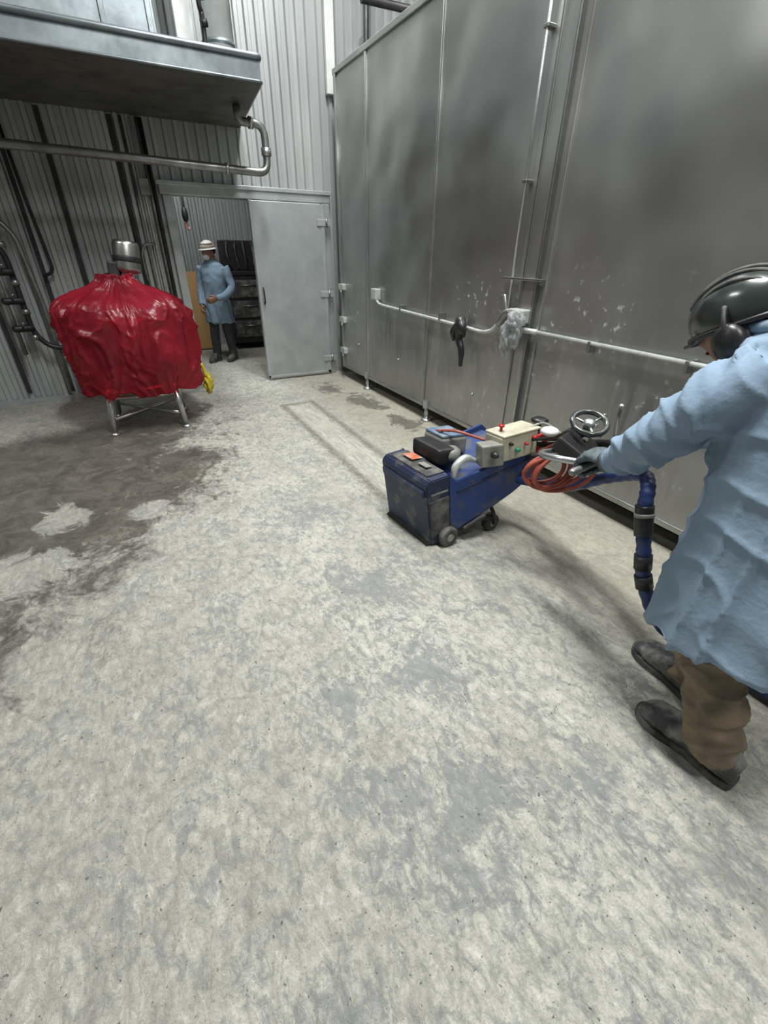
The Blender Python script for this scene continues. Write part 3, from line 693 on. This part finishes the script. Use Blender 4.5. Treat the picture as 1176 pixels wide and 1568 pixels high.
for s in (-1,1):
    ellip('earmuff_cup',(s*.108,-.005,-.045),(.030,.042,.052),'black',wk,HM,24,16)
    ellip('earmuff_ring',(s*.090,-.005,-.045),(.018,.046,.056),'rubber',wk,HM,24,16)
    tube('earmuff_arm',[HM@V((s*.128,-.005,-.04)),HM@V((s*.133,-.01,.01)),HM@V((s*.112,-.01,.05))],.006,'rubber',parent=wk)
    tube('chin_strap',[HM@V((s*.088,.01,-.01)),HM@V((s*.078,.03,-.07)),HM@V((s*.02,.05,-.122))],.005,'black',parent=wk)
ellip('nape_guard',(0,-.075,-.05),(.075,.035,.055),'black',wk,HM,24,14)
pts=[HM@V((.080*math.sin(t),.055+.052*math.cos(t),.006)) for t in [math.radians(-75+150*i/10) for i in range(11)]]
vs,fs=sweep(pts,[.020]*11,12,flat=.22,flatdir=HM.to_3x3()@V((0,0,1))); obj('safety_glasses',vs,fs,'gloss',True,wk)
# ------------------------------------------------------------------ floor machine
fm=empty('floor_scraper_machine')
O=V((1.305,1.75,0)); ea=V((.99,-.13,0)); ew=V((-.08,.99,0)); ez=V((0,0,1))
def L_(s,w,z): return O+ea*s+ew*w+ez*z
MM=Matrix(((ea.x,ew.x,0,O.x),(ea.y,ew.y,0,O.y),(0,0,1,0),(0,0,0,1)))
def mbox(name,c,s,mat,bev=.006,rot=(0,0,0)): return box(name,c,s,mat,bev,rot,fm,MM)
prism('front_block',[L_(-.095,0,.40),L_(-.070,0,.435),L_(.05,0,.455),L_(.09,0,.10),L_(.03,0,.012),L_(-.040,0,.012)],ew*.455,'navy',fm,.006)
prism('front_rib',[L_(-.105,.02,.36),L_(-.09,.02,.37),L_(-.085,.02,.33),L_(-.098,.02,.32)],ew*.41,'navy',fm,.002)
prism('block_top_panel',[L_(-.06,.05,.438),L_(.045,.05,.455),L_(.045,.05,.461),L_(-.06,.05,.445)],ew*.36,'rubber',fm,.001)
prism('blade',[L_(-.060,.01,.002),L_(-.03,.01,.012),L_(-.03,.01,.03),L_(-.055,.01,.012)],ew*.44,'dark',fm,.001)
mbox('front_label',(.01,.30,.466),(.07,.10,.003),'orange',.001)
mbox('front_label_white',(.0,.16,.464),(.04,.08,.003),'greybox',.001)
prism('stripe_label',[L_(-.06,-.002,.35),L_(.04,-.002,.37),L_(.04,-.002,.36),L_(-.06,-.002,.34)],ew*.004,'greybox',fm)
prism('nose_side_panel',[L_(-.07,-.006,.30),L_(.05,-.006,.33),L_(.07,-.006,.12),L_(-.04,-.006,.06)],ew*.008,'rubber',fm,.002)
side=[(.04,.46),(.09,.41),(.30,.47),(.58,.555),(.62,.52),(.60,.36),(.48,.27),(.36,.20),(.12,.085),(.04,.09)]
for w in (0.0,.435): prism('side_plate',[L_(s,w,z) for s,z in side],ew*.022,'blue',fm,.003)
prism('deck',[L_(.06,.02,.38),L_(.30,.02,.44),L_(.58,.02,.52),L_(.58,.02,.36),L_(.40,.02,.27),L_(.1,.02,.15)],ew*.42,'blue',fm)
prism('side_rib',[L_(.10,-.006,.35),L_(.57,-.006,.49),L_(.57,-.006,.475),L_(.10,-.006,.335)],ew*.01,'navy',fm)
mbox('gearbox',(.22,.2,.15),(.24,.24,.12),'dark',.02)
mbox('underframe',(.32,.2,.19),(.26,.34,.04),'dark',.008,(0,-.4,0))
tube('under_arm',[L_(.12,.02,.10),L_(.25,.03,.12),L_(.40,.04,.10)],.02,'dark',parent=fm)
tube('spring',[L_(.18,.0,.09),L_(.30,.0,.15)],.014,'rubber',parent=fm,rnd=True)
for k_,(s,w) in enumerate(((.06,-.012),(.06,.46),(.41,.06),(.41,.38))):
    rr=.062 if k_<2 else .055
    c=L_(s,w,rr)
    tube('wheel_%d'%(k_+1),[c-ew*.025,c-ew*.02,c,c+ew*.02,c+ew*.025],[rr-.01,rr,rr+.001,rr,rr-.01],'rubber',24,parent=fm,k=1)
    tube('hub_%d'%(k_+1),[c-ew*.029,c+ew*.029],.024,'greybox',16,parent=fm)
    if k_>1: 
        tube('fork_%d'%(k_+1),[c-ew*.034,c-ew*.034+V((-.02,0,.09)),c+V((-.02,0,.12)),L_(.38,w,.24)],.012,'dark',parent=fm,fil=.02)
tube('front_axle',[L_(.06,.0,.062),L_(.06,.45,.062)],.012,'dark',parent=fm)
mbox('motor_shroud',(.12,.26,.50),(.12,.26,.10),'dark',.02)
mbox('battery',(.25,.34,.51),(.17,.18,.11),'greybox',.015)
mbox('battery_top',(.25,.34,.573),(.16,.17,.018),'cyan',.006)
for i in range(3): mbox('battery_cell_cap',(.20+i*.05,.32,.586),(.022,.022,.012),'rubber',.003)
tube('battery_lead',[L_(.20,.36,.58),L_(.22,.22,.62),L_(.30,.12,.60),L_(.36,.06,.58)],.008,'redhose',parent=fm)
lathe('pump_cap',[(.05,-.02),(.055,.0),(.05,.03),(.03,.045)],L_(.17,.17,.50),'greybox',20,fm)
tube('curved_guard',[L_(.09,.03,.43),L_(.10,.03,.49),L_(.16,.04,.525),L_(.23,.05,.50)],[.016,.022,.022,.014],'pipe_w',parent=fm,rnd=True)
mbox('relay_box',(.29,.01,.545),(.12,.09,.13),'greybox',.01,(0,-.1,-.25))
lathe('relay_knob',[(.018,0),(.018,.02),(.008,.035)],(0,0,0),'black',14,fm,mtx=MM@Matrix.Translation((.27,-.040,.56))@Matrix.Rotation(math.pi/2,4,'X'))
mbox('control_box',(.44,.03,.585),(.24,.13,.145),'cream',.010,(0,-.10,.05))
mbox('control_box_lid',(.44,.03,.663),(.25,.14,.012),'cream',.004,(0,-.10,.05))
def knob(s,w,z,r,mat): lathe('button',[(r,0),(r,.012),(r*.7,.018)],(0,0,0),mat,14,fm,mtx=MM@Matrix.Translation((s,w,z))@Matrix.Rotation(math.pi/2,4,'X'))
knob(.42,-.040,.57,.013,'green'); knob(.47,-.040,.60,.008,'red'); knob(.52,-.038,.63,.011,'red')
knob(.37,-.04,.61,.010,'dark')
lathe('emergency_stop',[(.008,0),(.008,.02),(.016,.022),(.016,.033)],L_(.36,.03,.665),'red',14,fm)
tube('red_cable',[L_(.55,-.02,.62),L_(.60,-.04,.64),L_(.62,-.02,.58),L_(.58,0,.52)],.014,'red',parent=fm)
tube('lever_post',[L_(.60,.02,.50),L_(.61,.03,.68)],.012,'dark',parent=fm)
lathe('lever_knob',[(.012,-.012),(.045,-.008),(.05,.004),(.03,.016)],L_(.61,.03,.695),'black',18,fm)
hA=L_(.57,.04,.47); hB=L_(.60,.30,.47)
tube('handle_shaft_1',[hA,(1.76,1.45,.62),(1.60,1.15,.76),(1.56,1.0,.80)],.017,'pipe',parent=fm,fil=.1)
tube('handle_shaft_2',[hB,(1.92,1.60,.58),(1.76,1.22,.76),(1.68,1.02,.83)],.017,'dark',parent=fm,fil=.1)
tube('handle_bar',[(1.33,.985,.80),(1.72,.99,.835)],.015,'pipe',parent=fm,rnd=True)
tube('handle_loop',[(1.47,.99,.812),(1.44,1.03,.80),(1.40,1.12,.79),(1.42,1.22,.765),(1.52,1.27,.74),(1.62,1.24,.73)],.014,'steel_b',parent=fm)
tube('grip_right',[(1.62,.985,.828),(1.74,.992,.838)],.020,'rubber',parent=fm,rnd=True)
box('handle_console',(1.64,1.22,.755),(.20,.16,.07),'dark',.012,(.45,0,.35),fm)
hwM=Matrix.Translation((1.68,1.22,.865))@Matrix.Rotation(.35,4,'X')@Matrix.Rotation(-.25,4,'Y')
tube('handwheel_rim',[hwM@V((.072*math.cos(t),.072*math.sin(t),0)) for t in [i*math.pi/8 for i in range(16)]],.013,'gloss',closed=True,parent=fm)
for i in range(3):
    t=i*2.094; tube('handwheel_spoke',[hwM@V((0,0,-.01)),hwM@V((.068*math.cos(t),.068*math.sin(t),0))],.006,'steel_b',parent=fm)
lathe('handwheel_hub',[(.02,-.12),(.02,-.02),(.026,-.015),(.026,.008),(.01,.014)],(0,0,0),'steel_b',16,fm,mtx=hwM)
tube('brake_lever',[(1.78,1.15,.80),(1.81,1.18,.88),(1.81,1.18,.92)],.008,'pipe',parent=fm)
ellip('brake_lever_knob',(1.81,1.18,.93),(.014,.014,.014),'steel_b',fm)
ellip('white_tape_roll',(1.70,1.44,.75),(.045,.045,.022),'white',fm)
cr=V((.88,-.47,0)).normalized()
for i in range(6):
    r_=.080+.009*(i%3)+.004*i; c=V((1.585,1.33,.615))+V((.008*i,-.010*i,-.006*(i%2)))+cr*(.006*i); pts=[]
    for j in range(14):
        t=2*math.pi*j/14; pts.append(c+cr*(r_*1.15*math.cos(t))+V((0,0,r_*.85*math.sin(t)+.02*math.cos(t)))+V((.47,.88,0))*(.012*math.sin(2*t+i)))
    tube('air_hose_loop_%d'%(i+1),pts,.0105,'redhose',10,closed=True,parent=fm)
tube('air_hose_lead',[(1.62,1.34,.69),(1.68,1.26,.74),(1.78,1.40,.70),(1.86,1.6,.56)],.010,'redhose',parent=fm)
tube('hose_tie',[(1.60,1.32,.68),(1.60,1.30,.73)],.016,'black',parent=fm,rnd=True)
tube('cable_black',[L_(.55,.1,.56),(1.80,1.5,.68),(1.70,1.32,.80),(1.62,1.25,.80)],.009,'black',parent=fm)
tube('cable_black_2',[L_(.55,.15,.56),(1.88,1.5,.66),(1.74,1.28,.78)],.012,'black',parent=fm)
tube('cable_grey',[L_(.50,.0,.66),L_(.58,-.03,.70),(1.78,1.40,.72),(1.66,1.2,.80)],.008,'greybox',parent=fm)
hand_grip((1.398,.900,.862),(1.425,.987,.809),(1,.02,.09),'glove',wk,-1,.015,1.2)
hand_grip((1.685,.905,.885),(1.675,.990,.832),(1,.02,.09),'glove',wk,1,.017,1.15)
tube('glove_cuff_left',[(1.386,.865,.892),(1.400,.908,.856)],[.043,.040],'glove',18,parent=wk)
tube('glove_cuff_right',[(1.682,.87,.902),(1.685,.91,.880)],[.040,.037],'glove',18,parent=wk)
# vacuum hose
vh=empty('vacuum_hose')
path=[L_(.50,.12,.33),(1.86,1.42,.42),(1.80,1.15,.60),(1.76,.98,.70),(1.70,.90,.70),(1.665,.86,.60),(1.66,.81,.46),(1.67,.76,.30),(1.72,.66,.13),(1.80,.50,.045),(1.86,.30,.04),(1.82,.05,.04),(1.70,-.25,.04),(1.6,-.8,.04),(1.7,-1.6,.04)]
HP=catmull(path,14); R=[.028+.0018*math.sin(i*1.57) for i in range(len(HP))]
vs,fs=sweep(HP,R,16); obj('hose',vs,fs,'bluehose',True,vh)
tube('tape_wrap_1',[(1.668,.868,.63),(1.664,.848,.565),(1.66,.828,.51)],.036,'black',16,parent=vh)
tube('tape_band',[(1.666,.858,.60),(1.665,.853,.585)],.038,'greybox',16,parent=vh)
tube('tape_wrap_2',[(1.659,.80,.43),(1.662,.785,.37)],.035,'black',16,parent=vh)
tube('tape_wrap_3',[(1.664,.775,.34),(1.672,.755,.285)],.035,'black',16,parent=vh)

# ------------------------------------------------------------------ distant worker
w2=empty('worker.001')
base=Matrix.Translation((1.22,7.55,0))@Matrix.Rotation(math.radians(140),4,'Z')
def bp(x,y,z): return base@V((x,y,z))
def xf(o): o.data.transform(base); return o
rings=[(0,0,.56,.205,.15),(0,0,.75,.19,.14),(0,0,.95,.165,.125),(0,.005,1.10,.17,.12),(0,0,1.22,.185,.115),(0,-.01,1.30,.16,.10),(0,-.01,1.36,.10,.08),(0,-.01,1.39,.06,.06)]
t1=ringloft('a',rings,'smock'); 
t2=tube('b',[(-.18,-.01,1.29),(-.235,-.02,1.12),(-.25,0,1.02),(-.20,.12,.93),(-.13,.20,.90)],[.066,.057,.052,.046,.038],'smock')
t3=tube('c',[(.18,-.01,1.29),(.225,-.02,1.12),(.235,0,1.0),(.21,.08,.88),(.18,.14,.80)],[.066,.057,.052,.046,.038],'smock')
o=merge_remesh('smock',[t1,t2,t3],.012,'smock',w2,lambda p:.012*math.sin(math.atan2(p.y,p.x)*7+3*mn.noise(p*3))*max(0,min(1,(1.1-p.z)*2))+.010*mn.noise(V((p.x*9,p.y*9,p.z*5)))+.007*ridge(p*9),2); xf(o)
for s,fy in ((-1,-.06),(1,.08)):
    t=tube('leg',[(s*.08,0,.76),(s*.09,.02+fy*.4,.48),(s*.10,fy,.10)],[.075,.070,.062],'pants2',18); 
    o=merge_remesh('trouser_leg_%s'%('left' if s<0 else 'right'),[t],.013,'pants2',w2,lambda p:.009*mn.noise(V((p.x*9,p.y*9,p.z*20))),2); xf(o)
    h=bp(s*.10,fy-.07,0); t_=bp(s*.115,fy+.20,0); boot('boot_%s'%('left' if s<0 else 'right'),(h.x,h.y),(t_.x,t_.y),'rubber',w2,.13,.9)
R3=base.to_3x3()
hand_relaxed(bp(-.13,.20,.90),R3@V((.6,.6,-.2)),R3@V((0,.3,1)),R3@V((.5,-.5,-.3)),'skin',w2)
hand_relaxed(bp(.18,.14,.80),R3@V((-.3,.6,-.6)),R3@V((-.2,.5,1)),R3@V((-.7,-.2,0)),'skin',w2)
H2=base@Matrix.Translation((0,.035,1.475))@Matrix.Rotation(-.45,4,'Z')@Matrix.Rotation(-.12,4,'X')@Matrix.Scale(.93,4)
make_head(w2,H2,'skin',True)
ellip('face_mask',(0,.060,-.055),(.058,.052,.048),'cloth_w',w2,H2,24,16)
ellip('hat_dome',(0,-.005,.052),(.096,.113,.105),'white',w2,H2,32,14,.0)
lathe('hat_brim',[(.096,.056),(.122,.046),(.135,.040),(.135,.034),(.093,.046)],(0,0,0),'white',36,w2,mtx=H2)
lathe('hat_stripe',[(.106,.064),(.1075,.069),(.1055,.084),(.102,.089)],(0,0,0),'hatband',36,w2,mtx=H2)
lathe('hat_stripe_2',[(.096,.104),(.097,.108),(.092,.119),(.088,.122)],(0,0,0),'hatband',36,w2,mtx=H2)

# ------------------------------------------------------------------ lights
def lamp(name,loc,sx,sy,power,col=(1,1,.985),zc=ZC):
    e=empty(name)
    box(name+'_housing',(loc[0],loc[1],loc[2]+.06),(sx+.08,sy+.08,.06),'white',.01,parent=e)
    box(name+'_diffuser',(loc[0],loc[1],loc[2]+.022),(sx,sy,.012),'lamp',.0,parent=e)
    l=bpy.data.lights.new(name+'_light','AREA'); l.shape='RECTANGLE'; l.size=sx; l.size_y=sy; l.energy=power; l.color=col
    o=bpy.data.objects.new(name+'_emitter',l); o.location=loc; COL.objects.link(o); o.parent=e
    tube('suspension',[(loc[0],loc[1],loc[2]+.09),(loc[0],loc[1],zc)],.008,'pipe',parent=e)
lamp('ceiling_light',(.9,1.3,5.35),.35,1.5,240)
lamp('ceiling_light.001',(1.9,4.0,5.35),.3,1.2,165)
lamp('ceiling_light.002',(-2.8,3.4,5.35),.6,1.5,75)
lamp('ceiling_light.003',(1.4,-1.6,5.35),.35,1.5,105)
lamp('far_room_fill_light',(.9,6.75,3.2),.9,.3,34)  # added unseen lamp, hung in front of the distant worker to brighten him

w=bpy.data.worlds.new('world'); bpy.context.scene.world=w; w.use_nodes=True
w.node_tree.nodes['Background'].inputs[0].default_value=(.5,.53,.55,1); w.node_tree.nodes['Background'].inputs[1].default_value=.2

# ------------------------------------------------------------------ camera
cd_=bpy.data.cameras.new('camera'); cam=bpy.data.objects.new('camera',cd_); COL.objects.link(cam)
yaw,p,r=math.radians(28.39),math.radians(30.51),math.radians(.75)
F=V((math.sin(yaw)*math.cos(p),math.cos(yaw)*math.cos(p),-math.sin(p))); R0=V((math.cos(yaw),-math.sin(yaw),0)); U0=R0.cross(F)
R2=R0*math.cos(r)+U0*math.sin(r); U2=-R0*math.sin(r)+U0*math.cos(r)
cam.matrix_world=Matrix(((R2.x,U2.x,-F.x,0),(R2.y,U2.y,-F.y,0),(R2.z,U2.z,-F.z,1.5),(0,0,0,1)))
cd_.sensor_fit='HORIZONTAL'; cd_.sensor_width=36; cd_.lens=36*734.5/1280; cd_.clip_start=.02
bpy.context.scene.camera=cam
sc=bpy.context.scene
sc.view_settings.view_transform='Standard'; sc.view_settings.look='None'; sc.view_settings.exposure=0
